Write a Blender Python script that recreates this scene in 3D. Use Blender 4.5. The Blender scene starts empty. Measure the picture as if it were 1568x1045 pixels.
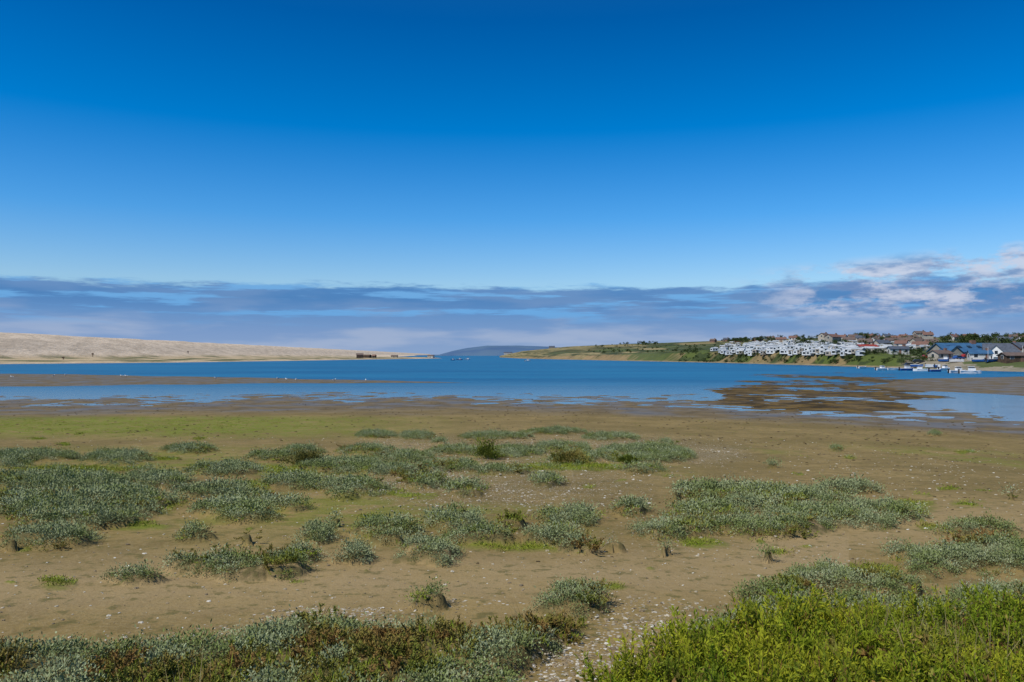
import bpy, math, numpy as np, random
from mathutils import Vector, Matrix
random.seed(7); rng=np.random.default_rng(11)
sc=bpy.context.scene
F=1220.0; CX=784.0; HY=544.0; CAMZ=5.0

def lin(r,g,b,k=1.0):
    o=[]
    for c in (r,g,b):
        c/=255.0
        o.append((c/12.92 if c<=0.04045 else ((c+0.055)/1.055)**2.4)*k)
    return (*o,1.0)

# ------------------------------------------------------------ numpy noise
def _h(ix,iy,seed):
    n=(ix.astype(np.int64)*374761393+iy.astype(np.int64)*668265263+seed*1442695041)&0xffffffff
    n=((n^(n>>13))*1274126177)&0xffffffff
    n=(n^(n>>16))&0xffffffff
    return n/4294967295.0
def vn(x,y,seed=0):
    xi=np.floor(x);yi=np.floor(y);fx=x-xi;fy=y-yi
    fx=fx*fx*(3-2*fx);fy=fy*fy*(3-2*fy)
    a=_h(xi,yi,seed);b=_h(xi+1,yi,seed);c=_h(xi,yi+1,seed);d=_h(xi+1,yi+1,seed)
    return (a*(1-fx)+b*fx)*(1-fy)+(c*(1-fx)+d*fx)*fy
def fbm(x,y,seed=0,o=4):
    s=0;a=1;t=0
    for i in range(o):
        s=s+a*vn(x*2**i+17.3*i,y*2**i-9.1*i,seed+i);t+=a;a*=.5
    return s/t*2-1
def ss(a,b,x):
    t=np.clip((x-a)/(b-a),0,1);return t*t*(3-2*t)

# ------------------------------------------------------------ node helpers
class NT:
    def __init__(s,nt): s.nt=nt
    def n(s,t,**k):
        nd=s.nt.nodes.new(t)
        for a,v in k.items(): setattr(nd,a,v)
        return nd
    def set(s,nd,inp,v):
        if isinstance(v,bpy.types.NodeSocket): s.nt.links.new(v,nd.inputs[inp])
        else: nd.inputs[inp].default_value=v
    def math(s,op,a,b=0.0,c=None,clamp=False):
        nd=s.n('ShaderNodeMath',operation=op,use_clamp=clamp)
        s.set(nd,0,a);s.set(nd,1,b)
        if c is not None:s.set(nd,2,c)
        return nd.outputs[0]
    def mix(s,f,a,b,mode='MIX'):
        nd=s.n('ShaderNodeMix',data_type='RGBA',blend_type=mode)
        s.set(nd,0,f);s.set(nd,6,a);s.set(nd,7,b);return nd.outputs[2]
    def mr(s,v,a,b,c=0.0,d=1.0,smooth=True):
        nd=s.n('ShaderNodeMapRange',interpolation_type='SMOOTHSTEP' if smooth else 'LINEAR')
        s.set(nd,0,v);s.set(nd,1,a);s.set(nd,2,b);s.set(nd,3,c);s.set(nd,4,d);return nd.outputs[0]
    def noise(s,vec,scale,det=4,rough=.55,out=0):
        nd=s.n('ShaderNodeTexNoise');s.set(nd,'Vector',vec);nd.inputs['Scale'].default_value=scale
        nd.inputs['Detail'].default_value=det;nd.inputs['Roughness'].default_value=rough
        return nd.outputs[out]
    def ramp(s,f,stops,interp='LINEAR'):
        nd=s.n('ShaderNodeValToRGB');cr=nd.color_ramp;cr.interpolation=interp
        while len(cr.elements)<len(stops):cr.elements.new(.5)
        for e,(p,c) in zip(cr.elements,stops):e.position=p;e.color=c
        s.set(nd,0,f);return nd.outputs[0]
    def comb(s,x,y,z):
        nd=s.n('ShaderNodeCombineXYZ');s.set(nd,0,x);s.set(nd,1,y);s.set(nd,2,z);return nd.outputs[0]

def newmat(name,col=(.5,.5,.5,1),rough=.8,metal=0,spec=.3):
    m=bpy.data.materials.new(name);m.use_nodes=True
    b=m.node_tree.nodes['Principled BSDF']
    b.inputs['Base Color'].default_value=col;b.inputs['Roughness'].default_value=rough
    b.inputs['Metallic'].default_value=metal;b.inputs['Specular IOR Level'].default_value=spec
    return m
def nmat(name,c1,c2,scale=1.0,rough=.85,spec=.2,bump=0.0):
    m=newmat(name,c1,rough,0,spec);N=NT(m.node_tree);b=m.node_tree.nodes['Principled BSDF']
    g=N.n('ShaderNodeNewGeometry')
    f=N.noise(g.outputs['Position'],scale,3,.6)
    f2=N.mr(f,.35,.65)
    N.set(b,'Base Color',N.mix(f2,c1,c2))
    return m

def mkmesh(name,V,Fc,mats=(),mi=None,smooth=False,link=True):
    me=bpy.data.meshes.new(name)
    if isinstance(Fc,np.ndarray):
        nf,k=Fc.shape
        me.vertices.add(len(V));me.vertices.foreach_set('co',np.asarray(V,dtype=np.float32).ravel())
        me.loops.add(nf*k);me.loops.foreach_set('vertex_index',Fc.astype(np.int32).ravel())
        me.polygons.add(nf);me.polygons.foreach_set('loop_start',np.arange(0,nf*k,k,dtype=np.int32))
        try: me.polygons.foreach_set('loop_total',np.full(nf,k,dtype=np.int32))
        except Exception: pass
    else:
        me.from_pydata([tuple(v) for v in V],[],Fc)
    for m in mats: me.materials.append(m)
    if mi is not None: me.polygons.foreach_set('material_index',np.asarray(mi,dtype=np.int32))
    if smooth: me.polygons.foreach_set('use_smooth',np.ones(len(me.polygons),dtype=bool))
    me.update(calc_edges=True);me.validate()
    ob=bpy.data.objects.new(name,me)
    if link: sc.collection.objects.link(ob)
    return ob
def setcol(ob,name,arr):
    a=ob.data.color_attributes.new(name,'FLOAT_COLOR','POINT')
    a.data.foreach_set('color',np.asarray(arr,dtype=np.float32).ravel())

# ------------------------------------------------------------ terrain definition
PY=[-10,0,3,5,8,12,16,20,25,30,38,45,52,60,68,72,78]
PZ=[3.15,3.1,3.0,2.87,2.70,2.45,2.2,1.95,1.66,1.40,1.0,.72,.46,.24,.09,.035,.02]
def prof(Y): return np.interp(Y,PY,PZ)
SHX=[-800,0,400,700,900,1100,1300,1568,2400];SHY=[636,628,626,623,625,632,643,662,700]
def yeff(px,Y):
    ysh=6100.0/(np.interp(px,SHX,SHY)-HY)
    w=ss(12,40,Y);return Y*(1+w*(72.0/ysh-1))

# vegetation patches surveyed from the site: centre, radii, type (0 grey,1 green,2 brown mix)
E=[(20,700,38,15,0),(70,697,50,8,0),(180,700,58,10,0),(100,735,130,20,0),(60,770,110,32,0),(170,765,110,28,0),(240,735,55,15,0),
(85,825,78,20,0),(110,795,120,18,0),(290,688,45,7,0),(350,720,60,10,0),(350,755,60,18,0),(360,785,60,16,0),(440,775,42,9,0),
(460,692,30,6,0),(520,712,85,13,0),(540,745,70,14,0),(450,740,50,12,0),(610,700,60,9,0),(640,667,32,6,0),(575,665,35,6,0),
(650,738,40,10,0),(710,750,35,12,0),(700,690,50,8,0),(680,715,60,9,0),(780,692,60,10,0),(860,685,50,7,0),(900,700,60,8,0),(850,662,60,4,0),
(760,668,60,5,0),(980,690,70,8,0),(1000,702,60,9,0),(935,670,50,5,0),(1040,697,30,7,0),(985,720,30,7,0),(830,738,22,8,0),(770,722,50,6,0),
(870,790,48,16,0),(965,778,28,9,0),(690,798,42,15,0),(770,800,28,9,2),(740,822,75,16,0),(597,808,42,14,0),(600,832,35,8,0),(497,818,30,14,0),
(293,820,46,14,0),(555,788,18,5,1),(665,850,42,15,0),(850,825,60,14,0),(900,840,40,10,2),(400,862,70,18,2),(330,868,80,18,0),(450,850,48,16,0),
(75,892,30,15,1),(185,888,45,11,2),(960,900,26,7,1),(1210,842,20,4,1),(1080,755,60,12,0),(1160,755,80,11,0),(1080,785,70,15,0),(1150,775,70,15,0),
(1240,790,90,22,0),(1335,787,65,22,0),(1220,765,100,12,0),(1015,815,70,12,0),(1120,808,60,14,0),(1200,808,50,14,2),(1290,750,60,7,2),
(1390,770,48,11,1),(1475,768,28,7,1),(1500,838,80,22,2),(1450,862,60,18,2),(1330,872,70,14,1),(1240,888,60,18,0),(1310,893,90,16,0),(1185,912,45,18,2),
(1540,860,60,22,2),(880,925,75,26,0),(630,930,28,10,0),(520,762,22,5,0),(230,768,60,20,1),(200,800,60,14,1),(20,760,60,30,1),(1060,830,50,8,1),
(250,700,40,6,1),(620,755,40,8,1),(870,712,120,10,1),(560,860,40,8,2),(440,718,120,12,1),(120,715,120,8,1),(1150,800,140,14,1),(380,740,60,10,1),(780,835,120,12,1),
(600,722,60,8,0),(420,700,50,7,0),(20,735,60,14,0),(560,690,50,6,0),(300,760,30,10,0),(1400,850,50,14,0),(1500,815,60,8,0)]
for k in range(150):
    if random.random()<.5: cx=random.uniform(-780,-40)
    else: cx=random.uniform(1620,2380)
    cy=random.uniform(700,980)
    r=random.uniform(25,80);E.append((cx,cy,r,r*.26,random.choice([0,0,0,1,2])))
for k in range(80):
    cx=random.uniform(0,1568);cy=random.uniform(655,900);r=random.uniform(5,13)
    E.append((cx,cy,r,r*.35,random.choice([0,1,1,1])))
PX0,PX1,PY0,PY1=-800,2400,600,1500
W_=PX1-PX0;H_=PY1-PY0
dome=np.zeros((H_,W_),np.float32);typ=np.zeros((H_,W_),np.int8)
for (cx,cy,rx,ry,t) in E:
    sh=.97
    if t==1: sh=1.0
    cy=cy+ry*.35;ry=max(ry*.82*sh,1.6);rx=rx*sh
    x0=int(max(PX0,cx-rx-2));x1=int(min(PX1,cx+rx+3));y0=int(max(PY0,cy-ry-2));y1=int(min(PY1,cy+ry+3))
    if x1<=x0 or y1<=y0: continue
    xx,yy=np.meshgrid(np.arange(x0,x1),np.arange(y0,y1))
    d=np.clip(1.05-((xx-cx)/rx)**2-((yy-cy)/ry)**2,0,1)
    if t==1: d=d*.45
    s=dome[y0-PY0:y1-PY0,x0-PX0:x1-PX0];q=typ[y0-PY0:y1-PY0,x0-PX0:x1-PX0]
    m=d>s;s[m]=d[m];q[m]=t
xx,yy=np.meshgrid(np.arange(PX0,PX1),np.arange(PY0,PY1))
top=np.interp(xx[0],[-800,0,200,400,600,700,800,930],[992,985,980,972,978,975,958,955])[None,:]
right=np.interp(yy[:,0],[900,930,960,1000,1045,1500],[930,930,915,870,800,620])[:,None]
rgn=np.clip((yy-top)/26,0,1)*np.clip((right-xx)/28,0,1)*.8
m=rgn>dome;dome[m]=rgn[m];typ[m]=4
topb=np.interp(xx[0],[860,900,1000,1100,1200,1400,1568,2400],[1118,1064,1026,992,972,956,943,905])[None,:]
rgn=np.clip((yy-topb)/16,0,1)*np.clip((xx-870)/30,0,1)
m=rgn>0;dome[m]=np.maximum(dome[m],rgn[m]);typ[m]=3
rgn2=np.clip((yy-(topb-42))/12,0,1)*np.clip((topb+6-yy)/8,0,1)*np.clip((xx-1030)/60,0,1)*.7
m=rgn2>dome;dome[m]=rgn2[m];typ[m]=4
grav=np.zeros((H_,W_),np.float32)
for (cx,cy,rx,ry,s) in [(500,948,170,17,.9),(330,955,150,12,.5),(985,965,100,32,1),(890,1010,60,50,1),(830,1045,90,30,1),(740,735,330,60,.6),(900,690,260,35,.7),(1080,695,80,18,.9),(640,680,120,20,.6),(1000,830,300,60,.15),(1420,720,150,40,.1),(1050,925,100,20,.5),(700,925,140,12,.4),(1300,860,100,14,.3),(350,1000,500,60,.3)]:
    d=np.clip(1.1-((xx-cx)/rx)**2-((yy-cy)/ry)**2,0,1)*s
    grav=np.maximum(grav,d)
def samp(arr,px,py,X,Y,wob=1.0):
    k=F/np.maximum(Y,1)
    qx=px+fbm(X*1.1,Y*1.1,5,4)*.40*k*wob; qy=py+fbm(X*1.1+50,Y*.9,9,4)*.40*k*wob*np.clip(2.6/np.maximum(Y,1),0,.5)
    ix=np.clip((qx-PX0).astype(int),0,W_-1);iy=(qy-PY0).astype(int)
    ok=(iy>=0)&(Y>2.5);iy=np.clip(iy,0,H_-1)
    return arr[iy,ix]*ok
def ground(X,Y):
    R=np.hypot(X,Y);b=X/np.where(np.abs(Y)<1e-3,1e-3,Y)
    front=(Y>0)&(np.abs(b)<1.35)
    bb=np.where(front,b,np.sign(X+1e-9)*1.35);Yd=np.where(front,Y,R/1.68)
    ang=np.abs(np.arctan2(X,Y));wb=ss(1.2,1.7,ang)
    px=CX+F*bb;Ye=yeff(px,Yd);z=prof(Ye)
    py=HY+(CAMZ-z)*F/np.maximum(Yd,.5)
    pw=HY+6100.0/np.maximum(Yd,.5)
    pw=pw+fbm(X*.05,Y*.03,31,3)*2.2
    n1=fbm(X/9,Y/8,40,4);n2=fbm(X/1.9,Y/1.6,44,4);n3=fbm(X/28,Y/22,48,3)
    ysh=np.interp(px,SHX,SHY)
    yfl=np.interp(px,[-800,0,300,600,800,1000,1150,1300,1568,2400],[612,607,604,602,602,603,604,612,618,640])
    t=np.clip((ysh-pw)/np.maximum(ysh-yfl,1),0,2)
    T=.035-.045*np.clip(t,0,1)-.22*np.clip(t-1,0,1)+np.where(t<1.35,1,0)*(n1*.03+n2*.038)*ss(0,.2,t)
    T=T-.020*ss(950,1200,px)*ss(.0,.2,t)-.006*ss(600,900,px)
    hi=np.interp(px,[-800,0,300,500,690,760],[566,572.5,577,581,585.5,587]);lo=np.interp(px,[-800,0,300,600,690,760],[600,592,589,588,587,587])
    bar=np.minimum(ss(-1.2,1.2,pw-hi),ss(-1.2,1.2,lo-pw))*(px<745)
    T=np.where(bar>0,np.maximum(T,-.2+.26*bar+n2*.012),T)
    dse=1-((px-1275)/205)**2-((pw-602)/31)**2
    sea=ss(-.15,.45,dse+n1*.5+n3*.3)
    T=np.where(sea>0,np.maximum(T,-.13+.148*sea+(n1*.055+n2*.05)-.006),T)
    hr=np.interp(px,[1330,1400,1480,1568,2400],[590,581,579,577.5,574]);lr=np.interp(px,[1330,1400,1568,2400],[591,598,607,625])
    bar2=np.minimum(ss(-1.5,1.5,pw-hr),ss(-2,2,lr-pw))*(px>1330)
    T=np.where(bar2>0,np.maximum(T,-.14+.21*bar2+n2*.02),T)
    sea=sea*(1-.85*bar2)
    tid=ss(69,75,Ye)
    z=z*(1-tid)+T*tid
    z=np.where(Yd>260,-3.0,z)
    D=samp(dome,px,py,X,Yd)*(1-wb);Ty=samp(typ,px,py,X,Yd);G=samp(grav,px,py,X,Yd)*(1-wb)
    D=D*(tid<.3)
    bn=fbm(X/.8,Y/.8,61,3)
    hum=ss(0,.8,D)*np.where(Ty==1,.03,np.where(Ty==3,.02+.12*np.clip(bn+.3,0,1),.12+.05*bn))
    land=1-tid
    rel=(fbm(X/2.5,Y/3.5,60,4)*.035+fbm(X/.5,Y/.5,66,3)*.010)*land*ss(75,50,Ye)+n1*.04*ss(30,45,Ye)*ss(72,60,Ye)
    z=z*(1-wb)+3.1*wb+hum+rel
    wet=ss(56,71,Ye+n1*6)
    return z,D,Ty,G,wet,sea*tid,px,py,Ye,pw

ang=np.concatenate([np.linspace(-math.pi,-.80,70,endpoint=False),np.linspace(-.80,.80,1150,endpoint=False),np.linspace(.80,math.pi,71)])
rad=np.concatenate([np.geomspace(.4,3.5,20,endpoint=False),np.geomspace(3.5,290,900,endpoint=False),np.geomspace(290,16000,20)])
A,Rr=np.meshgrid(ang,rad);X=np.sin(A)*Rr;Y=np.cos(A)*Rr
z,D,Ty,G,wet,sea,px,py,Ye,pw=ground(X,Y)
z=np.where(Rr>300,np.minimum(z,-3),z)
nr,nc=X.shape;idx=np.arange(nr*nc).reshape(nr,nc)
q=np.stack([idx[:-1,:-1],idx[:-1,1:],idx[1:,1:],idx[1:,:-1]],-1).reshape(-1,4)[:,::-1]
gr=mkmesh('tidal_mudflat_ground',np.stack([X,Y,z],-1).reshape(-1,3),q,smooth=True)
veg=np.clip(D*1.8,0,1)
grn=((Ty==1)*np.clip(D*2.6,0,1))
grn=np.maximum(grn,ss(.05,.5,fbm(X/3.5,Y/4.5,181,4))*.6*ss(672,700,py)*ss(860,790,py))
pathm=np.exp(-((py-(905-(px-0)*.03))/45)**2)*(px<1300)+np.exp(-((py-(805))/35)**2)*(px>1150)
gs=ss(634,642,py)*ss(678,658,py)*ss(800,350,px)
setcol(gr,'zone',np.stack([veg,G,wet,np.ones_like(veg)],-1).reshape(-1,4))
setcol(gr,'zone2',np.stack([np.clip(grn+gs*1.0,0,1),sea,np.clip(pathm,0,1),np.ones_like(veg)],-1).reshape(-1,4))
m=newmat('mud_sand');N=NT(m.node_tree);b=m.node_tree.nodes['Principled BSDF']
g=N.n('ShaderNodeNewGeometry').outputs['Position']
a1=N.n('ShaderNodeVertexColor',layer_name='zone');a2=N.n('ShaderNodeVertexColor',layer_name='zone2')
s1=N.n('ShaderNodeSeparateColor');N.set(s1,0,a1.outputs[0]);s2=N.n('ShaderNodeSeparateColor');N.set(s2,0,a2.outputs[0])
big=N.noise(g,.22,4,.6);mid=N.noise(g,1.6,5,.65);fine=N.noise(g,22,4,.7)
base=N.mix(N.mr(big,.38,.62),(.155,.110,.034,1),(.235,.165,.060,1))
base=N.mix(N.mr(mid,.42,.68,0,.7),base,(.112,.078,.024,1))
base=N.mix(N.math('MULTIPLY',s2.outputs[2],N.mr(mid,.25,.6,.3,.85)),base,(.30,.215,.105,1))
base=N.mix(N.mr(fine,.38,.72,0,.45),base,(.33,.25,.13,1))
vo=N.n('ShaderNodeTexVoronoi');N.set(vo,'Vector',g);vo.inputs['Scale'].default_value=26
vs=N.n('ShaderNodeSeparateColor');N.set(vs,0,vo.outputs['Color'])
peb=N.ramp(vs.outputs[0],[(0,(.12,.09,.06,1)),(.35,(.22,.17,.11,1)),(.7,(.36,.32,.25,1)),(1,(.6,.56,.5,1))])
pm=N.math('MULTIPLY',N.mr(vo.outputs['Distance'],.25,.5,1,0),N.mr(N.math('ADD',N.math('MULTIPLY',s1.outputs[1],.75),N.math('MULTIPLY',N.math('SUBTRACT',vs.outputs[1],.5),.6)),.3,.5))
base=N.mix(pm,base,peb)
sp=N.noise(g,5.5,3,.75)
base=N.mix(N.mr(sp,.53,.66,0,.65),base,(.085,.080,.022,1))
gcol=N.mix(N.mr(fine,.3,.7),(.10,.125,.012,1),(.20,.215,.028,1))
base=N.mix(N.math('MULTIPLY',s2.outputs[0],N.mr(mid,.36,.56)),base,gcol)
litter=N.mix(N.mr(fine,.3,.7),(.045,.04,.018,1),(.13,.11,.04,1))
vmask=N.math('MULTIPLY',s1.outputs[0],N.math('SUBTRACT',1.0,N.math('MULTIPLY',s2.outputs[0],.8)))
base=N.mix(N.math('MULTIPLY',vmask,N.mr(sp,.35,.55)),base,litter)
wetc=N.mix(N.mr(N.noise(g,.5,4,.65),.35,.65),(.095,.066,.026,1),(.165,.115,.048,1))
base=N.mix(N.math('MULTIPLY',s1.outputs[2],.9),base,wetc)
swc=N.mix(N.mr(N.noise(g,.35,4,.7),.38,.62),(.035,.022,.004,1),(.14,.085,.016,1))
base=N.mix(s2.outputs[1],base,swc)
N.set(b,'Base Color',base)
wetp=N.math('MULTIPLY',N.math('MULTIPLY',s1.outputs[2],N.mr(big,.4,.6,.35,1)),N.math('SUBTRACT',1.0,N.math('MULTIPLY',s2.outputs[1],.6)))
N.set(b,'Roughness',N.math('SUBTRACT',.92,N.math('MULTIPLY',wetp,.5)))
N.set(b,'Specular IOR Level',N.mr(wetp,0,1,.1,.45))
bp=N.n('ShaderNodeBump');bp.inputs['Distance'].default_value=.04;N.set(bp,'Strength',N.mr(s1.outputs[2],0,1,1,.35))
hh=N.math('ADD',N.math('MULTIPLY',mid,.6),N.math('MULTIPLY',fine,.35))
N.set(bp,'Height',hh);N.set(b,'Normal',bp.outputs[0]);gr.data.materials.append(m)

# ------------------------------------------------------------ water
ang2=np.linspace(-math.pi,math.pi,121);rad2=np.array([20.,60,120,300,1000,4000,18000])
A2,R2=np.meshgrid(ang2,rad2);i2=np.arange(A2.size).reshape(A2.shape)
q2=np.stack([i2[:-1,:-1],i2[:-1,1:],i2[1:,1:],i2[1:,:-1]],-1).reshape(-1,4)[:,::-1]
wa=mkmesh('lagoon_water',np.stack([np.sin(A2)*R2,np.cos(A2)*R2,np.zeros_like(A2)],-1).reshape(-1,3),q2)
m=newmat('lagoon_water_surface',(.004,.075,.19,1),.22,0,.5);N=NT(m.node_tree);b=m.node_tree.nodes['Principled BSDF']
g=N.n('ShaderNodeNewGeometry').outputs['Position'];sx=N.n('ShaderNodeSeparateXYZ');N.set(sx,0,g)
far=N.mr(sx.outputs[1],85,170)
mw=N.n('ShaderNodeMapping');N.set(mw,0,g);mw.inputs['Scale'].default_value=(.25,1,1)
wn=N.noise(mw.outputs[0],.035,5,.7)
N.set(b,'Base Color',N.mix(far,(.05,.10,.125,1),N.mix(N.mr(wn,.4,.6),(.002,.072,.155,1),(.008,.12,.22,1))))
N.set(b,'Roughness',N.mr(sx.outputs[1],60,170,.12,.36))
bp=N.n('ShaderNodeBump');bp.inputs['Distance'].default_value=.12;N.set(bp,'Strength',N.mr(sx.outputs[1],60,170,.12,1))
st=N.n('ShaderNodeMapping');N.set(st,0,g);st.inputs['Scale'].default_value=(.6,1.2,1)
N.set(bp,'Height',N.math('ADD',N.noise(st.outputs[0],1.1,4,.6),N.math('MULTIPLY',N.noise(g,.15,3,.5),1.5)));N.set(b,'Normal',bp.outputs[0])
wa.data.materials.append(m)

# ------------------------------------------------------------ shingle ridge (left)
Ys=np.concatenate([np.linspace(-600,300,40,endpoint=False),np.geomspace(300,15000,380)])
t=np.linspace(0,1,70)
WTY=[-600,300,436,530,700,871,1100,1220,1400,2000,4600,15000];WTW=[262,262,247,180,130,95,30,8,50,150,230,250]
ZW=[-10,250,272,286,298,318,335,345,375,400];ZZ=[1.5,1.3,2.0,3.2,7,16.5,22,22.2,10,-2]
wt=np.interp(Ys,WTY,WTW)
w_out=np.full_like(Ys,400.)
Yg,Tg=np.meshgrid(Ys,t,indexing='ij')
Wg=wt[:,None]+(w_out-wt)[:,None]*Tg
n=fbm(Wg/14,Yg/40,70,4);n2_=fbm(Wg/3,Yg/9,71,3)
zz=np.interp(Wg.ravel(),ZW,ZZ).reshape(Wg.shape)
edge=Wg-wt[:,None]
zz=np.where(edge<26,np.minimum(zz,-.6+edge*.12),zz)+(n*.55+n2_*.18)*ss(5,25,edge)
fade=ss(15000,12000,Yg);zz=zz*fade-1*(1-fade)
Xg=-.077*Yg-Wg
i3=np.arange(Xg.size).reshape(Xg.shape)
q3=np.stack([i3[:-1,:-1],i3[1:,:-1],i3[1:,1:],i3[:-1,1:]],-1).reshape(-1,4)[:,::-1]
rd=mkmesh('shingle_beach_ridge',np.stack([Xg,Yg,zz],-1).reshape(-1,3),q3,smooth=True)
low=ss(6.5,2.0,zz)*ss(5,14,edge)
gv=low*ss(-.08,.18,fbm(Xg/22,Yg/30,75,4))*ss(3000,1200,Yg)
setcol(rd,'zone',np.stack([low*ss(2500,900,Yg),gv,ss(12,3,edge),np.ones_like(low)],-1).reshape(-1,4))
m=newmat('shingle');N=NT(m.node_tree);b=m.node_tree.nodes['Principled BSDF'];b.inputs['Roughness'].default_value=.95
g=N.n('ShaderNodeNewGeometry').outputs['Position'];a1=N.n('ShaderNodeVertexColor',layer_name='zone');s1=N.n('ShaderNodeSeparateColor');N.set(s1,0,a1.outputs[0])
mp=N.n('ShaderNodeMapping');N.set(mp,0,g);mp.inputs['Scale'].default_value=(1,.35,2.5)
c=N.mix(N.mr(N.noise(mp.outputs[0],.12,5,.65),.38,.62),(.66,.53,.39,1),(.50,.395,.285,1))
c=N.mix(N.mr(N.noise(mp.outputs[0],.5,4,.7),.48,.66,0,.6),c,(.36,.28,.19,1))
c=N.mix(N.math('MULTIPLY',s1.outputs[0],.7),c,(.38,.28,.14,1))
c=N.mix(N.math('MULTIPLY',s1.outputs[1],.95),c,N.mix(N.mr(N.noise(g,.3,4,.6),.4,.6),(.05,.06,.02,1),(.13,.13,.04,1)))
c=N.mix(N.math('MULTIPLY',s1.outputs[2],.7),c,(.28,.19,.09,1))
N.set(b,'Base Color',c);bp=N.n('ShaderNodeBump');bp.inputs['Distance'].default_value=.8;N.set(bp,'Height',N.noise(mp.outputs[0],.4,5,.7));N.set(b,'Normal',bp.outputs[0])
rd.data.materials.append(m)

# ------------------------------------------------------------ right coastal hills
RX=[765,800,870,950,1100,1250,1380,1420,1568,1800,2300]
RS=[547.6,549.5,551,552.8,556,560,564.5,566.5,570,576,590]
RK=[545.5,538,531,527.5,522.5,518,516.5,517,517.5,517,517]
RY=[2600,2200,1800,1550,1250,950,850,800,720,650,600]
RC=[.5,1.5,3,4.5,6.5,7.0,2.6,1.6,1.5,1.5,1.5]
def hillz(px,v):
    s=6100/(np.interp(px,RX,RS)-HY);r=np.interp(px,RX,RY)
    zr=5+(HY-np.interp(px,RX,RK))*r/F;zc=np.interp(px,RX,RC)
    Yv=s+(r-s)*v;Xv=(px-CX)/F*Yv
    vc=np.clip(v,0,1)
    up=zc+(zr-zc)*(.75*vc**.85+.25*ss(.1,.9,vc))
    z=np.where(v<.012,-.8+1.4*v/.012,np.where(v<.045,.6+(up-.6)*ss(.012,.045,v),up))
    z=z+fbm(Xv/70,Yv/90,80,3)*1.3*ss(.05,.3,v)*ss(1.0,.75,v)+fbm(Xv/14,Yv/14,84,3)*.5*ss(.015,.05,v)
    z=np.where(v>1,z-(v-1)*80,z)
    return Xv,Yv,z
pxs=np.concatenate([np.linspace(765,1640,900),np.linspace(1645,2300,120)]);vs_=np.concatenate([np.linspace(0,.06,30,endpoint=False),np.linspace(.06,1.0,190),[1.05,1.15,1.3]])
P_,V_=np.meshgrid(pxs,vs_,indexing='ij');Xh,Yh,Zh=hillz(P_,V_)
i4=np.arange(Xh.size).reshape(Xh.shape);q4=np.stack([i4[:-1,:-1],i4[1:,:-1],i4[1:,1:],i4[:-1,1:]],-1).reshape(-1,4)
hl=mkmesh('coastal_hill_terrain',np.stack([Xh,Yh,Zh],-1).reshape(-1,3),q4,smooth=True)
cols=[(.075,.10,.035),(.095,.115,.042),(.25,.20,.095),(.30,.24,.12),(.065,.085,.03),(.17,.155,.07),(.09,.10,.045)]
sp_x=rng.uniform(765,2300,200);sp_v=rng.uniform(0.03,1.05,200)
ci=rng.integers(0,7,200)
ci=np.where((sp_x<925)&(rng.random(200)<.8),3,ci)
ci=np.where((sp_x<925)&(rng.random(200)<.5),2,ci)
best=np.full(P_.shape,1e9);sec=np.full(P_.shape,1e9);bi=np.zeros(P_.shape,int)
wx=P_+fbm(Xh/60,Yh/60,90,2)*10;wv=V_+fbm(Xh/60,Yh/60,93,2)*.03
for k in range(200):
    d=((wx-sp_x[k])/55)**2+((wv-sp_v[k])/.13)**2
    nb=d<best;sec=np.where(nb,best,np.minimum(sec,d));best=np.where(nb,d,best);bi=np.where(nb,k,bi)
C=np.array(cols)[ci[bi]]
hed=ss(.2,.06,np.sqrt(sec)-np.sqrt(best))[...,None]
C=C*(1-hed*.8)+np.array((.03,.042,.018))*hed*.8
bank=(ss(.17,.10,V_)*ss(960,1080,P_)*ss(1400,1370,P_))[...,None]
bk=np.where(fbm(Xh/12,Yh/20,95,4)[...,None]>.05,np.array((.04,.055,.018)),np.array((.085,.11,.025)))
C=C*(1-bank)+bk*bank
clf=(ss(.008,.014,V_)*ss(.05,.035,V_)*ss(-.1,.25,fbm(Xh/18,Yh/10,97,3)+.35*(P_<960)))[...,None]
C=C*(1-clf*.8)+np.array((.28,.19,.10))*clf*.8
bch=(ss(.016,.011,V_))[...,None];C=C*(1-bch)+np.array((.26,.20,.12))*bch
har=(ss(.13,.08,V_)*ss(1370,1400,P_))[...,None]
hc=np.where(fbm(Xh/10,Yh/10,99,3)[...,None]>-.0,np.array((.09,.11,.04)),np.array((.27,.23,.17)))
C=C*(1-har)+hc*har
setcol(hl,'Col',np.concatenate([C,np.ones(P_.shape+(1,))],-1).reshape(-1,4))
m=newmat('coastal_fields');N=NT(m.node_tree);b=m.node_tree.nodes['Principled BSDF'];b.inputs['Roughness'].default_value=.95;b.inputs['Specular IOR Level'].default_value=.1
g=N.n('ShaderNodeNewGeometry').outputs['Position'];a1=N.n('ShaderNodeVertexColor',layer_name='Col')
N.set(b,'Base Color',N.mix(N.mr(N.noise(g,.12,5,.7),.4,.65,0,.5),a1.outputs[0],(.06,.075,.03,1)))
bp=N.n('ShaderNodeBump');bp.inputs['Distance'].default_value=1.0;N.set(bp,'Height',N.noise(g,.4,4,.7));N.set(b,'Normal',bp.outputs[0])
hl.data.materials.append(m)
vv=np.linspace(.012,1.0,700)
def onhill(px,py):
    a,b_,c_=hillz(np.full_like(vv,px),vv);p=HY+(CAMZ-c_)*F/b_
    k=np.where(p<=py)[0];k=k[0] if len(k) else len(vv)-1
    return float(a[k]),float(b_[k]),float(c_[k])
def onhillY(px,Yt):
    a,b_,c_=hillz(np.full_like(vv,px),vv);k=int(np.argmin(abs(b_-Yt)));return float(a[k]),float(b_[k]),float(c_[k])

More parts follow.
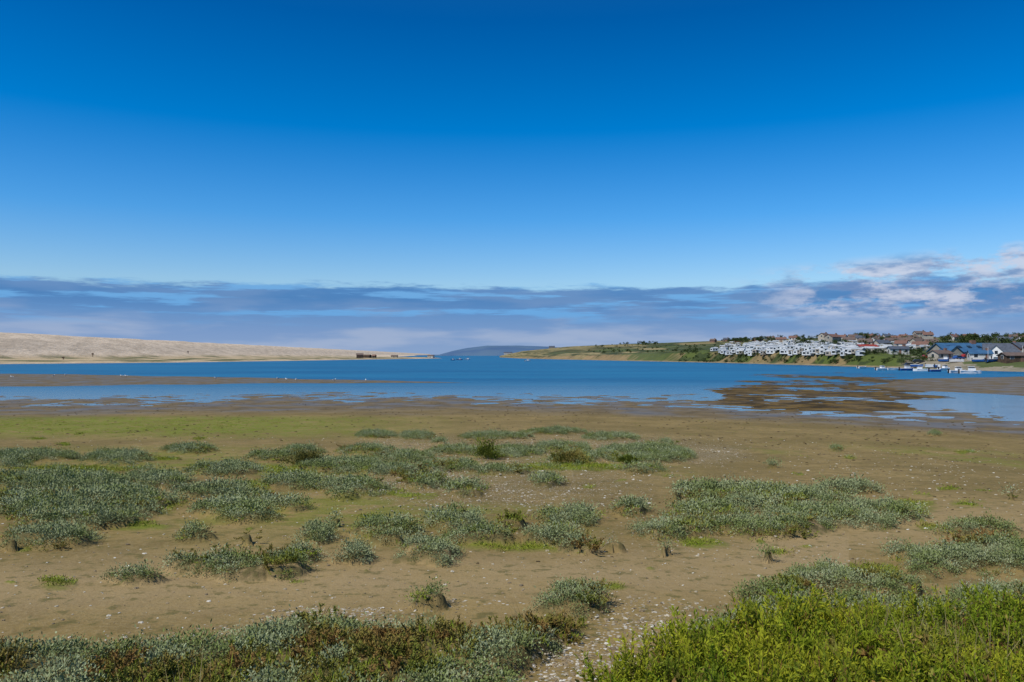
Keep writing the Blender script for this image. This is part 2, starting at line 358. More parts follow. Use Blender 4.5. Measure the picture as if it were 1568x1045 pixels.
# distant hill
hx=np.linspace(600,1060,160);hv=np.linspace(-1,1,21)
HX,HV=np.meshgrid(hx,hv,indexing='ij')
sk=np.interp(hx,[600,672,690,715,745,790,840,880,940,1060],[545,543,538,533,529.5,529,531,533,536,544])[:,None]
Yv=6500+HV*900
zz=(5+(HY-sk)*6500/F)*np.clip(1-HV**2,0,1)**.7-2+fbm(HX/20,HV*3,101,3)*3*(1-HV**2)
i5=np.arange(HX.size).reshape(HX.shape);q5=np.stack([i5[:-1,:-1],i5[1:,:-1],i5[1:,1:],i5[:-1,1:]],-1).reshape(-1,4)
dh=mkmesh('distant_hill',np.stack([(HX-CX)/F*Yv,Yv,zz],-1).reshape(-1,3),q5,[nmat('haze_tinted_hillside',(.065,.12,.22,1),(.09,.15,.23,1),.004,.95,0)],smooth=True)  # aerial haze is painted into the hill as a bluish base colour

# ------------------------------------------------------------ building kit
class MB:
    def __init__(s): s.v=[];s.f=[];s.m=[]
    def add(s,vs,fs,mi,M=None):
        o=len(s.v)
        for p in vs:
            p=Vector(p); p=M@p if M is not None else p
            s.v.append(tuple(p))
        for f in fs: s.f.append([i+o for i in f]);s.m.append(mi)
    def box(s,x0,x1,y0,y1,z0,z1,mi,M=None):
        s.add([(x0,y0,z0),(x1,y0,z0),(x1,y1,z0),(x0,y1,z0),(x0,y0,z1),(x1,y0,z1),(x1,y1,z1),(x0,y1,z1)],
              [(3,2,1,0),(4,5,6,7),(0,1,5,4),(1,2,6,5),(2,3,7,6),(3,0,4,7)],mi,M)
    def gable(s,L,Wd,z0,h,ov,mr,mw,M=None,th=.18):
        a=L/2+ov;w=Wd/2+ov;dz=h*ov/(Wd/2)
        for sg in (-1,1):
            vs=[(-a,sg*w,z0-dz),(a,sg*w,z0-dz),(a,0,z0+h),(-a,0,z0+h)]
            vs+=[(x,y,zz_+th) for x,y,zz_ in vs]
            s.add(vs,[(0,1,2,3),(4,5,6,7),(0,1,5,4),(1,2,6,5),(3,0,4,7)],mr,M)
        for x in (-L/2,L/2):
            s.add([(x,-Wd/2,z0),(x,Wd/2,z0),(x,0,z0+h)],[(0,1,2)],mw,M)
    def win(s,x,z,w,h,yf,mi_g,mi_f,M=None):
        s.box(x-w/2-.08,x+w/2+.08,yf-.04,yf,z-.08,z+h+.08,mi_f,M);s.box(x-w/2,x+w/2,yf-.07,yf-.042,z,z+h,mi_g,M)
    def obj(s,name,mats):
        return mkmesh(name,s.v,s.f,mats,s.m)
M_white=nmat('white_render',(.58,.57,.54,1),(.48,.47,.44,1),.6)
M_cream=nmat('cream_render',(.42,.37,.30,1),(.36,.32,.26,1),.6)
M_brick=nmat('red_brick',(.22,.12,.085,1),(.17,.1,.075,1),1.2)
M_stone=nmat('portland_stone',(.32,.29,.25,1),(.26,.24,.20,1),.8)
M_tile=nmat('clay_tiles',(.19,.10,.075,1),(.14,.085,.07,1),1.0)
M_brn=nmat('brown_tiles',(.14,.10,.085,1),(.11,.085,.075,1),1.0)
M_slate=nmat('slate_roof',(.085,.10,.13,1),(.06,.07,.09,1),1.0,.6)
M_blue=nmat('blue_metal_roof',(.045,.12,.22,1),(.035,.09,.18,1),.5,.5)
M_glass=newmat('window_glass',(.02,.03,.04,1),.1,0,.6)
M_frame=newmat('window_frames',(.7,.7,.68,1),.5)
M_red=nmat('red_painted_metal',(.3,.05,.035,1),(.25,.045,.03,1),1,.5)
M_wood=nmat('tarred_wood',(.06,.04,.028,1),(.11,.07,.045,1),1.5)
M_dark=newmat('dark_rubber',(.02,.02,.02,1),.7)
M_bwht=newmat('white_gelcoat',(.72,.72,.72,1),.3)
M_van=newmat('caravan_cladding',(.66,.67,.66,1),.5)
M_bblu=newmat('blue_gelcoat',(.02,.09,.3,1),.3)
def TR(x,y,z,r=0): return Matrix.Translation((x,y,z))@Matrix.Rotation(r,4,'Z')
def house(px,py,L=9,Wd=7,h=3,rh=2.4,wall=None,roof=None,rot=0,floors=1,name='house',Yt=None):
    x,y,z=onhill(px,py) if Yt is None else onhillY(px,Yt)
    z-=.6;M=TR(x,y,z,rot);mb=MB();h=h*floors+.6
    mb.box(-L/2,L/2,-Wd/2,Wd/2,0,h,0,M);mb.gable(L,Wd,h,rh,.35,1,0,M)
    for fl in range(floors):
        zb=.6+fl*3+.95
        k=max(2,int(L/2.6))
        for i in range(k):
            xx_=-L/2+(i+.5)*L/k
            if fl==0 and i==k//2: mb.box(xx_-.5,xx_+.5,-Wd/2-.06,-Wd/2,.6,2.7,4,M)
            else: mb.win(xx_,zb,1.2,1.15,-Wd/2,2,3,M)
        MM=M@Matrix.Rotation(-math.pi/2,4,'Z')
        mb.win(0,zb,1.2,1.15,-L/2,2,3,MM)
    mb.box(L/2-1.6,L/2-.8,-.4,.4,h+.5,h+rh+.9,4,M)
    return mb.obj(name,[wall or M_white,roof or M_tile,M_glass,M_frame,M_brick])
hs=[(1092,523.5),(1112,522),(1130,523),(1160,522),(1180,521),(1196,523),(1215,520.5),(1262,523),(1290,520),(1306,519),(1318,521),(1332,518.5),(1345,521),(1358,519),(1372,522),(1383,519.5),(1396,521),(1408,519),(1420,523),(1300,525),(1340,525.5),(1365,527),(1388,526),(1405,528),(1425,530),(1275,527),(1350,531),(1380,532),(1410,534),(1460,521),(1485,520),(1540,527),(1552,522),(1565,526),(1590,524),(1620,522),(1325,529)]
for k,(hx_,hy_) in enumerate(hs):
    house(hx_,hy_+1.0,L=random.uniform(6,10),Wd=random.uniform(5,6.5),h=2.5,rh=1.8,floors=random.choice([1,1,1,2]),
          wall=random.choice([M_white,M_cream,M_brick,M_stone,M_cream]),roof=random.choice([M_tile,M_brn,M_brn,M_slate]),rot=random.uniform(-.8,.8),name='house')
house(778,540,L=26,Wd=14,h=4,rh=3,wall=M_white,roof=M_slate,name='farmhouse')
house(845,533,L=14,Wd=9,wall=M_stone,roof=M_slate,name='farmhouse')
mb=MB()
for row in range(10):
    yb=527+row*2.0
    x=1086+random.uniform(0,10)+abs(row-5)*7
    xe=1440-abs(row-3)*8 if row<7 else 1330
    while x<xe:
        if random.random()<(.68 if x<1330 else .45):
            X_,Y_,Z_=onhill(x,yb+random.uniform(-.9,.9)+(x-1250)*.004)
            L=random.uniform(3.6,6);r=random.uniform(-1.2,1.5) ;M=TR(X_,Y_,Z_-.2,r);w=2.8
            wm=random.choice([0,0,0,1])
            mb.box(-L/2,L/2,-w/2,w/2,.35,2.3,wm,M);mb.gable(L,w,2.3,.5,.1,2,wm,M,.08)
            mb.box(-L/2+.2,L/2-.2,-w/2+.2,w/2-.2,0,.34,4,M)
            for i in range(int(L/2)):
                mb.win(-L/2+1+i*2,1.1,1.1,.8,-w/2,3,wm,M)
            mb.win(0,1.0,1.8,1.0,-L/2,3,wm,M@Matrix.Rotation(-math.pi/2,4,'Z'))
        x+=random.uniform(7,14)*(.9 if row<5 else 1)
mb.obj('static_caravans',[M_van,M_cream,nmat('caravan_roof',(.46,.47,.48,1),(.30,.33,.36,1),.3),M_glass,M_dark])

x,y,z=onhillY(1476,345);z=2.0
M=TR(x,y,z-.8,.10);mb=MB();L=25;Wd=13
mb.box(-L/2,L/2,-Wd/2,Wd/2,0,5.2,0,M);mb.gable(L,Wd,5.2,3.6,.5,1,0,M,.25)
for i in range(9): mb.win(-L/2+1.6+i*2.7,1.6,1.9,2.2,-Wd/2,2,3,M)
for i in range(5):
    th=math.atan2(3.6,6.5);MR=M@Matrix.Translation((-9+i*4.5,-3.3,7.15))@Matrix.Rotation(th,4,'X')
    mb.box(-.8,.8,-.9,.9,.12,.34,2,MR)
MW=M@Matrix.Translation((-L/2+1.5,-6.5,0))@Matrix.Rotation(math.pi/2,4,'Z')
mb.box(-4,4,-3.5,3.5,0,4.6,0,MW);mb.gable(8,7,4.6,2.8,.4,1,0,MW,.2)
mb.win(0,1.2,2.4,2.6,-4,2,3,MW@Matrix.Rotation(-math.pi/2,4,'Z'))
mb.box(3,5,-.8,.8,7.5,10.2,4,M)
mb.obj('waterfront_centre_building',[M_stone,M_blue,M_glass,M_frame,M_brick])
x,y,z=onhillY(1541,300);z=1.7
M=TR(x,y,z-.6,-.5+math.pi/2*0);mb=MB();L=15;Wd=9
mb.box(-L/2,L/2,-Wd/2,Wd/2,0,4.2,0,M);mb.gable(L,Wd,4.2,4.0,.35,1,0,M,.2)
# projecting white front gable
MF=M@Matrix.Translation((-3.6,-4.8,0))@Matrix.Rotation(math.pi/2,4,'Z')
mb.box(-2.2,2.2,-3.4,3.4,0,4.0,0,MF);mb.gable(4.4,6.8,4.0,3.4,.25,1,0,MF,.16)
MFF=M@Matrix.Translation((-3.6,-4.8,0))
for xx_ in (-1.6,1.6): mb.win(xx_,1.5,1.1,1.6,-2.2,2,3,MFF)
mb.win(0,4.3,1.0,1.2,-2.2,2,3,MFF)
MG=M@Matrix.Rotation(-math.pi/2,4,'Z')
for xx_ in (-2.4,0,2.4): mb.win(xx_,1.5,1.0,1.6,-L/2,2,3,MG)
mb.win(0,4.6,1.0,1.3,-L/2,2,3,MG)
for i in (2,3,4): mb.win(-L/2+1.8+i*2.8,1.5,1.1,1.5,-Wd/2,2,3,M)
mb.box(2,3,-.5,.5,6.8,9.2,4,M)
mb.obj('white_gabled_house',[newmat('whitewashed_wall',(.78,.77,.74,1),.7),M_slate,M_glass,M_frame,M_brick])
house(1572,0,L=12,Wd=8,wall=M_brick,roof=M_slate,rot=.2,name='brick_house',Yt=300)
house(1600,0,L=12,Wd=8,wall=M_stone,roof=M_tile,rot=.1,name='stone_house',Yt=290)
house(1327,0,L=9,Wd=5,h=2.2,rh=1.0,wall=M_white,roof=M_red,rot=.1,name='boat_club_hut',Yt=385)
house(1375,0,L=8,Wd=5,h=2.4,rh=1.1,wall=M_white,roof=M_slate,rot=-.1,name='boat_club_hut',Yt=360)
house(1440,0,L=7,Wd=5,h=2.2,rh=1.2,wall=M_cream,roof=M_brn,rot=.3,name='boat_club_hut',Yt=300)
house(1500,0,L=7,Wd=5,h=2.2,rh=1.1,wall=M_white,roof=M_blue,rot=-.3,name='boat_club_hut',Yt=285)
house(1558,0,L=10,Wd=5,h=2.0,rh=.9,wall=M_wood,roof=M_brn,rot=0,name='timber_shed',Yt=262)

def ridgez(X_,Y_):
    w=-.077*Y_-X_;wt_=np.interp(Y_,WTY,WTW)
    zz_=np.interp(w,ZW,ZZ);e=w-wt_
    if e<26: zz_=min(zz_,-.6+e*.12)
    return float(zz_)
def hut(px,Y_,L,Wd,h,rh,name='fishing_hut',roof=None,wall=None):
    X_=(px-CX)/F*Y_;M=TR(X_,Y_,ridgez(X_,Y_)-.5,random.uniform(-.4,.4));mb=MB()
    mb.box(-L/2,L/2,-Wd/2,Wd/2,0,h+.5,0,M);mb.gable(L,Wd,h+.5,rh,.3,1,0,M)
    mb.box(-.6,.6,-Wd/2-.06,-Wd/2,.5,2.5,2,M);mb.win(L/2-1.4,1.4,.9,.8,-Wd/2,3,2,M);mb.win(-L/2+1.4,1.4,.9,.8,-Wd/2,3,2,M)
    mb.obj(name,[wall or M_wood,roof or M_brn,M_dark,M_glass])
hut(551,960,8,6,3.6,2.0);hut(562,1000,10,6,2.6,1.4,roof=M_wood);hut(573,1000,4,5,2.6,1.6,roof=M_brick);hut(604,1150,9,6,2.2,1.3,wall=M_cream)
hut(660,1190,9,6,2.5,1.5,wall=M_white)
def post(px,Y_,zt):
    X_=(px-CX)/F*Y_;z0=ridgez(X_,Y_)-.3;mb=MB();M=TR(X_,Y_,z0)
    mb.box(-.15,.15,-.15,.15,0,zt,0,M);mb.box(-.9,.9,-.21,-.155,zt-1.3,zt-.3,0,M);mb.box(-.5,.5,.155,.2,zt-2.0,zt-1.6,0,M)
    mb.obj('beach_marker_post',[M_wood])
post(142,640,3.4);post(288,900,3.2);post(97,560,2.2)

# ------------------------------------------------------------ boats
def boat(px,Y_,L=6,cab=True,col=None,rot=0,zoff=0,mast=False):
    X_=(px-CX)/F*Y_;z0=zoff;M=TR(X_,Y_,z0,rot)
    st_=[(-.5,.40,.0),(-.3,.46,.0),(0,.5,.0),(.25,.42,.05),(.42,.22,.12),(.5,.02,.2)]
    mb=MB();vs=[];W=L*.33;Hh=L*.13
    for (s_,w_,r_) in st_:
        vs+=[(s_*L,-w_*W,Hh+r_*Hh*2),(s_*L,-w_*W*.75,-.15),(s_*L,0,-.3),(s_*L,w_*W*.75,-.15),(s_*L,w_*W,Hh+r_*Hh*2)]
    fs=[]
    for i in range(5):
        for j in range(4): fs.append((i*5+j,i*5+5+j,i*5+6+j,i*5+1+j))
        fs.append((i*5+4,i*5+9,i*5+5,i*5))
    fs.append((0,1,2,3,4));mb.add(vs,fs,0,M)
    mb.box(-.5*L,.25*L,-.5*W,-.42*W,Hh+.0,Hh+.12,1,M);mb.box(-.5*L,.25*L,.42*W,.5*W,Hh,Hh+.12,1,M)
    if cab:
        mb.box(-.08*L,.22*L,-.3*W,.3*W,Hh+.01,Hh+L*.14,1,M);mb.box(-.06*L,.16*L,-.27*W,.27*W,Hh+L*.14,Hh+L*.2,2,M);mb.box(-.1*L,.18*L,-.3*W,.3*W,Hh+L*.2,Hh+L*.22,1,M)
    mb.box(-.56*L,-.5*L-.01,-.15,.15,-.1,Hh+.5,3,M)
    if mast: mb.box(-.04,.04,-.04,.04,Hh,Hh+L*1.1,1,M)
    mb.obj('moored_boat',[col or M_bwht,M_bwht,M_glass,M_dark])
for a in [(1466,222,5,True,None,.1,0),(1486,216,5.4,True,None,-.2,0),(1350,262,4.5,True,None,.3,0),(1368,268,4.5,False,None,.1,0),(1388,258,5,True,M_bblu,.2,0),(1320,300,4.5,False,None,.5,0),(1410,250,4.5,True,None,2.9,0),
          (1432,240,4.5,False,M_bblu,.3,0),(808,640,5,True,None,.4,0),(704,800,6,True,M_bblu,.4,0),(716,850,6,True,None,.2,0),(694,760,5,True,M_bblu,.7,0),(1283,420,5,False,None,.3,0),(1300,380,5,True,None,.1,0),(1446,262,5,True,None,.4,0)]:
    boat(*a)
for k in range(12):
    p=random.uniform(1400,1590);X_,Y_,Z_=onhillY(p,random.uniform(262,285));boat(p,Y_,random.uniform(3.5,5),random.random()<.6,random.choice([None,M_bblu,None]),random.uniform(-1,1),Z_+.4,random.random()<.3)
def car(px,Yt,col,rot):
    x,y,z=onhillY(px,Yt);M=TR(x,y,z+.15,rot);mb=MB()
    prof_=[(-2.1,.35),(-2.1,.85),(-1.75,.98),(-1.3,1.42),(.3,1.45),(.95,.98),(1.9,.85),(2.1,.6),(2.1,.35)]
    vs=[(a,-.85,c_) for a,c_ in prof_]+[(a,.85,c_) for a,c_ in prof_];n_=9
    fs=[tuple(range(n_))[::-1],tuple(range(n_,2*n_))]+[(i,(i+1)%n_,(i+1)%n_+n_,i+n_) for i in range(n_)]
    mb.add(vs,fs,0,M);
    for sy in (-.87,.87): mb.add([(-1.5,sy,.98),(.75,sy,.98),(.25,sy,1.36),(-1.2,sy,1.36)],[(0,1,2,3)],1,M)
    for cx_ in (-1.3,1.3):
        for sy in (-.8,.8):
            vs=[(cx_+.32*math.cos(a),sy+d_,.3+.32*math.sin(a)) for d_ in (-.1,.1) for a in np.linspace(0,2*math.pi,12,endpoint=False)]
            mb.add(vs,[tuple(range(12)),tuple(range(12,24))]+[(i,(i+1)%12,(i+1)%12+12,i+12) for i in range(12)],2,M)
    mb.obj('parked_car',[col,M_glass,M_dark])
pc=[newmat('car_paint_%s'%n_,c_,.3,0,.5) for n_,c_ in [('white',(.6,.6,.6,1)),('blue',(.03,.08,.25,1)),('red',(.3,.03,.02,1)),('silver',(.4,.42,.44,1)),('black',(.02,.02,.02,1))]]
for k in range(14): car(1395+k*14+random.uniform(-4,4),random.uniform(288,318),random.choice(pc),random.uniform(-.4,.4))

# ------------------------------------------------------------ trees
def diamonds(P,Dv,S,L,Wd):
    L=np.asarray(L)[:,None];Wd=np.asarray(Wd)[:,None]
    a=P;b_=P+Dv*L*.5+S*Wd*.5;c_=P+Dv*L;d_=P+Dv*L*.5-S*Wd*.5
    V=np.stack([a,b_,c_,d_],1).reshape(-1,3);Fq=np.arange(len(V)).reshape(-1,4);return V,Fq
def unit(v): return v/np.maximum(np.linalg.norm(v,axis=-1,keepdims=True),1e-6)
def leafcloud(centers,radii,n,size):
    k=rng.integers(0,len(centers),n);d=unit(rng.normal(size=(n,3)));r=rng.random(n)**.4
    P=centers[k]+d*radii[k]*r[:,None]
    Dv=unit(rng.normal(size=(n,3)));S=unit(np.cross(Dv,rng.normal(size=(n,3))))
    return diamonds(P,Dv,S,size*rng.uniform(.6,1.3,n),size*rng.uniform(.5,1,n))
M_tree=nmat('dark_foliage',(.025,.04,.012,1),(.06,.085,.025,1),.35,.9,.1)
M_bark=nmat('bark',(.08,.06,.04,1),(.05,.04,.03,1),2)
TV=[];TF=[];TM=[];off=0
def addtree(x,y,z,h):
    global off
    k=7;c_=np.array([x,y,z])+np.stack([rng.normal(0,h*.26,k),rng.normal(0,h*.2,k),rng.uniform(h*.3,h*.8,k)],-1)
    r=np.stack([rng.uniform(.18,.32,k)*h]*2+[rng.uniform(.13,.22,k)*h],-1)
    V,Fq=leafcloud(c_,r,220,h*.12);TV.append(V);TF.append(Fq+off);off+=len(V);TM.append(np.zeros(len(Fq)))
    w=h*.035;V=np.array([(x-w,y-w,z-.5),(x+w,y-w,z-.5),(x+w,y+w,z-.5),(x-w,y+w,z-.5),(x-w/3,y-w/3,z+h*.7),(x+w/3,y-w/3,z+h*.7),(x+w/3,y+w/3,z+h*.7),(x-w/3,y+w/3,z+h*.7)])
    Fq=np.array([(0,1,5,4),(1,2,6,5),(2,3,7,6),(3,0,4,7)]);TV.append(V);TF.append(Fq+off);off+=8;TM.append(np.ones(4))
for k in range(200):
    c0=random.choice([(980,528,30,1.5),(1130,524,20,1.5),(1250,521,60,1.5),(1330,519,20,2),(1380,523,60,4),(1480,524,35,3),(1560,521,25,3),(1500,522,90,3),(1300,530,80,4),(1160,523,70,1),(1640,525,50,5)])
    p=random.gauss(c0[0],c0[2]*.6);q_=random.gauss(c0[1],c0[3]*.5);x,y,z=onhill(p,q_);addtree(x,y,z,random.uniform(3.5,6.5))
for k in range(110):
    p=random.uniform(1090,1440);x,y,z=onhill(p,random.uniform(526,544));addtree(x,y,z-.6,random.uniform(2,3.6))
for k in range(170):
    p=random.uniform(1040,1440);x,y,z=onhill(p,random.uniform(541,557));addtree(x,y,z-.8,random.uniform(1.5,3.2))
for k in range(40):
    p=random.uniform(1430,1640);x,y,z=onhillY(p,random.uniform(360,460));addtree(x,y,z,random.uniform(4,7))
for k in range(80):
    p=random.uniform(900,1080);x,y,z=onhill(p,random.uniform(528,541));addtree(x,y,z-.8,random.uniform(2,4))
mkmesh('distant_trees',np.concatenate(TV),np.concatenate(TF),[M_tree,M_bark],np.concatenate(TM))

# ------------------------------------------------------------ plant clump sources
def leafmat(name,c1,c2,c3,trans=.0,spec=.08):
    m=newmat(name,c1,.75,0,spec);N=NT(m.node_tree);b=m.node_tree.nodes['Principled BSDF'];out=m.node_tree.nodes['Material Output']
    g=N.n('ShaderNodeNewGeometry').outputs['Position'];oi=N.n('ShaderNodeObjectInfo').outputs['Random']
    c=N.mix(N.mr(N.noise(g,1.3,2,.6),.38,.62),c1,c2)
    c=N.mix(N.mr(oi,.5,1,0,.8),c,c3)
    N.set(b,'Base Color',c)
    if trans>0:
        t_=N.n('ShaderNodeBsdfTranslucent');N.set(t_,0,c)
        mx=N.n('ShaderNodeMixShader');mx.inputs[0].default_value=trans;N.set(mx,1,b.outputs[0]);N.set(mx,2,t_.outputs[0]);N.set(out,0,mx.outputs[0])
    return m
ML_grey=leafmat('purslane_leaf',(.215,.245,.118,1),(.15,.185,.055,1),(.32,.35,.205,1))
ML_green=leafmat('turf_leaf',(.15,.20,.015,1),(.22,.26,.03,1),(.25,.21,.05,1))
ML_brown=leafmat('glasswort_leaf',(.22,.18,.045,1),(.17,.19,.03,1),(.26,.14,.05,1))
ML_bright=leafmat('seablite_leaf',(.21,.275,.018,1),(.34,.35,.024,1),(.13,.17,.02,1),.3)
ML_dark=leafmat('seablite_dark_leaf',(.09,.12,.018,1),(.13,.15,.02,1),(.12,.10,.03,1))
ML_straw=leafmat('dry_grass',(.36,.29,.14,1),(.30,.24,.11,1),(.27,.22,.10,1))
M_stem=nmat('reddish_stem',(.20,.08,.04,1),(.14,.08,.04,1),5)
def src(name,parts,mats):
    V=[];Fq=[];mi=[];o=0
    for v,f,k in parts: V.append(v);Fq.append(f+o);mi.append(np.full(len(f),k));o+=len(v)
    return mkmesh(name,np.concatenate(V),np.concatenate(Fq),mats,np.concatenate(mi),link=False)
def tuft(name,mat,n=95,R=.12,Hh=.075,L=.021,Wd=.009):
    d=unit(rng.normal(size=(n,3)));d[:,2]=abs(d[:,2]);k=rng.random(n)**.4
    P=d*k[:,None]*np.array([R,R,Hh])*rng.uniform(.7,1.25,(n,1));P[:,2]-=.01
    Dv=unit(d*np.array([.8,.8,.6])+rng.normal(0,.5,(n,3))+np.array([0,0,.3]));S=unit(np.cross(Dv,rng.normal(0,.45,(n,3))+np.array([0,0,1])))
    v,f=diamonds(P,Dv,S,L*rng.uniform(.7,1.4,n),Wd*rng.uniform(.8,1.4,n))
    return src(name,[(v,f,0)],[mat])
def stems(name,mat,ns=11,nl=24,Hh=.34,R=.13,L=.026,Wd=.007,lean=.45,stemmat=M_stem):
    parts=[];
    for s_ in range(ns):
        a=random.uniform(0,6.28);r=random.uniform(0,R*.5);b0=np.array([r*math.cos(a),r*math.sin(a),-.03])
        h=Hh*random.uniform(.55,1.1);tip=b0+np.array([math.cos(a)*lean*h*random.uniform(.2,1.2),math.sin(a)*lean*h*random.uniform(.2,1.2),h])
        t_=rng.uniform(.25,1.0,nl)**.7;P=b0+(tip-b0)*t_[:,None]
        dr=unit(tip-b0);Dv=unit(dr*1.2+rng.normal(0,.6,(nl,3)));S=unit(np.cross(Dv,rng.normal(size=(nl,3))))
        v,f=diamonds(P,Dv,S,L*rng.uniform(.7,1.5,nl),Wd*rng.uniform(.8,1.5,nl));parts.append((v,f,0))
        for q_ in range(4):
            t0=random.uniform(.4,.9);p0=b0+(tip-b0)*t0;d2=unit(dr+rng.normal(0,.4,3));m_=9
            P=p0+d2*(rng.random((m_,1))*Hh*.25);Dv=unit(d2+rng.normal(0,.5,(m_,3)));S=unit(np.cross(Dv,rng.normal(size=(m_,3))))
            v,f=diamonds(P,Dv,S,L*rng.uniform(.7,1.3,m_),Wd*rng.uniform(.8,1.5,m_));parts.append((v,f,0))
        S=unit(np.cross(dr,np.array([.3,.5,.1])));S2=np.cross(dr,S);w=.0028
        for SS in (S,S2):
            v=np.array([b0-SS*w,b0+SS*w,tip+SS*w*.4,tip-SS*w*.4]);parts.append((v,np.array([[0,1,2,3]]),1))
    return src(name,parts,[mat,stemmat])
def blades(name,mat,n=34,Hh=.09,R=.1,Wd=.006,lean=.5):
    a=rng.uniform(0,6.28,n);r=R*np.sqrt(rng.random(n));P=np.stack([r*np.cos(a),r*np.sin(a),np.full(n,-.01)],-1)
    Dv=unit(np.stack([rng.normal(0,lean,n),rng.normal(0,lean,n),np.ones(n)],-1));S=unit(np.cross(Dv,rng.normal(size=(n,3))))
    v,f=diamonds(P,Dv,S,Hh*rng.uniform(.5,1.3,n),np.full(n,Wd));return src(name,[(v,f,0)],[mat])
def coll(name,obs):
    c=bpy.data.collections.new(name)
    for o in obs:c.objects.link(o)
    return c
C_grey=coll('purslane_clumps',[tuft('purslane_clump',ML_grey) for _ in range(4)]+[tuft('purslane_clump',ML_grey,100,.10,.11)])
C_green=coll('turf_clumps',[blades('turf_clump',ML_green,30,.06,.11,.007,.9) for _ in range(3)]+[tuft('turf_clump',ML_green,60,.12,.035,.02,.009)])
C_brown=coll('glasswort_clumps',[stems('glasswort_clump',ML_brown,9,14,.10,.14,.02,.007,.9) for _ in range(3)]+[blades('glasswort_clump',ML_brown,40,.09,.1,.006,.6)])
C_bright=coll('seablite_clumps',[stems('seablite_clump',ML_bright,10,26,.30,.15,.028,.008,.6) for _ in range(5)])
C_straw=coll('dry_grass_clumps',[blades('dry_grass_clump',ML_straw,9,.42,.09,.004,.3) for _ in range(3)])
C_far=coll('turf_clumps_wide',[blades('turf_patch',ML_green,50,.035,.32,.016,1.6) for _ in range(3)])
def inst(name,P,S,col_):
    me=bpy.data.meshes.new(name);n=len(P);me.vertices.add(n);me.vertices.foreach_set('co',np.asarray(P,dtype=np.float32).ravel())
    a=me.attributes.new('scl','FLOAT_VECTOR','POINT')
    if S.ndim==1:S=np.stack([S]*3,-1)
    a.data.foreach_set('vector',S.astype(np.float32).ravel())
    a=me.attributes.new('rot','FLOAT_VECTOR','POINT');r=np.zeros((n,3),np.float32);r[:,2]=rng.uniform(0,6.28,n);r[:,:2]=rng.normal(0,.15,(n,2));a.data.foreach_set('vector',r.ravel())
    ob=bpy.data.objects.new(name,me);sc.collection.objects.link(ob)
    ng=bpy.data.node_groups.new(name+'_scatter','GeometryNodeTree')
    ng.interface.new_socket('Geometry',in_out='INPUT',socket_type='NodeSocketGeometry');ng.interface.new_socket('Geometry',in_out='OUTPUT',socket_type='NodeSocketGeometry')
    gi=ng.nodes.new('NodeGroupInput');go=ng.nodes.new('NodeGroupOutput');ip=ng.nodes.new('GeometryNodeInstanceOnPoints');ci_=ng.nodes.new('GeometryNodeCollectionInfo')
    ci_.inputs[0].default_value=col_;ci_.inputs['Separate Children'].default_value=True;ci_.inputs['Reset Children'].default_value=True
    ip.inputs['Pick Instance'].default_value=True
    na=ng.nodes.new('GeometryNodeInputNamedAttribute');na.data_type='FLOAT_VECTOR';na.inputs[0].default_value='scl'
    nb=ng.nodes.new('GeometryNodeInputNamedAttribute');nb.data_type='FLOAT_VECTOR';nb.inputs[0].default_value='rot'
    l=ng.links.new;l(gi.outputs[0],ip.inputs['Points']);l(ci_.outputs[0],ip.inputs['Instance']);l(nb.outputs[0],ip.inputs['Rotation']);l(na.outputs[0],ip.inputs['Scale']);l(ip.outputs[0],go.inputs[0])
    md=ob.modifiers.new('scatter','NODES');md.node_group=ng;return ob

# ------------------------------------------------------------ scatter
Yt=np.geomspace(3.3,66,4000);scl_t=np.clip(Yt/8,1,1.9);s_t=.082*scl_t
wgt=Yt/s_t**2;cum=np.concatenate([[0],np.cumsum((wgt[1:]+wgt[:-1])/2*np.diff(Yt))]);Bm=.95
Nt=int(cum[-1]*2*Bm);print('candidates',Nt)
u=rng.random(Nt)*cum[-1];Yp=np.interp(u,cum,Yt);Xp=rng.uniform(-Bm,Bm,Nt)*Yp
z,D,Ty,G,wet,sea,px,py,Ye,pw=ground(Xp,Yp)
sc_=np.clip(Yp/8,1,1.9)
noi=fbm(Xp/.7,Yp/.7,120,3);noi2=fbm(Xp/2.2,Yp/2.2,130,3)
keep=(D>.10+.32*ss(-.15,.45,noi))&(py<1450)
r=rng.random(Nt)
P3=np.stack([Xp,Yp,z],-1)
hs_=(.55+.5*np.sqrt(D))*rng.uniform(.65,1.25,Nt)
isb=(Ty==3)
kind=np.full(Nt,-1)
gmix=noi2+.6*fbm(Xp/.9,Yp/.9,133,2)
grey=(Ty==0);kind=np.where(keep&grey,np.where(gmix>.28,np.where(r<.35,0,np.where(r<.8,1,2)),np.where(r<.86,0,np.where(r<.98,1,2))),kind)
kind=np.where(keep&(Ty==1),np.where(r<.8,1,np.where(r<.84,0,-1)),kind)
kind=np.where(keep&(Ty==2),np.where(noi2+noi*.6>.0,0,np.where(r<.5,2,1)),kind)
kind=np.where(keep&(Ty==4),np.where(noi2+noi*.8>.08,0,np.where(r<.5,2,np.where(r<.975,1,4))),kind)
kind=np.where(keep&isb,np.where(noi2<-.3,np.where(r<.6,2,-1),np.where(r<.30,3,np.where(r<.46,2,np.where(r<.475,4,-1)))),kind)
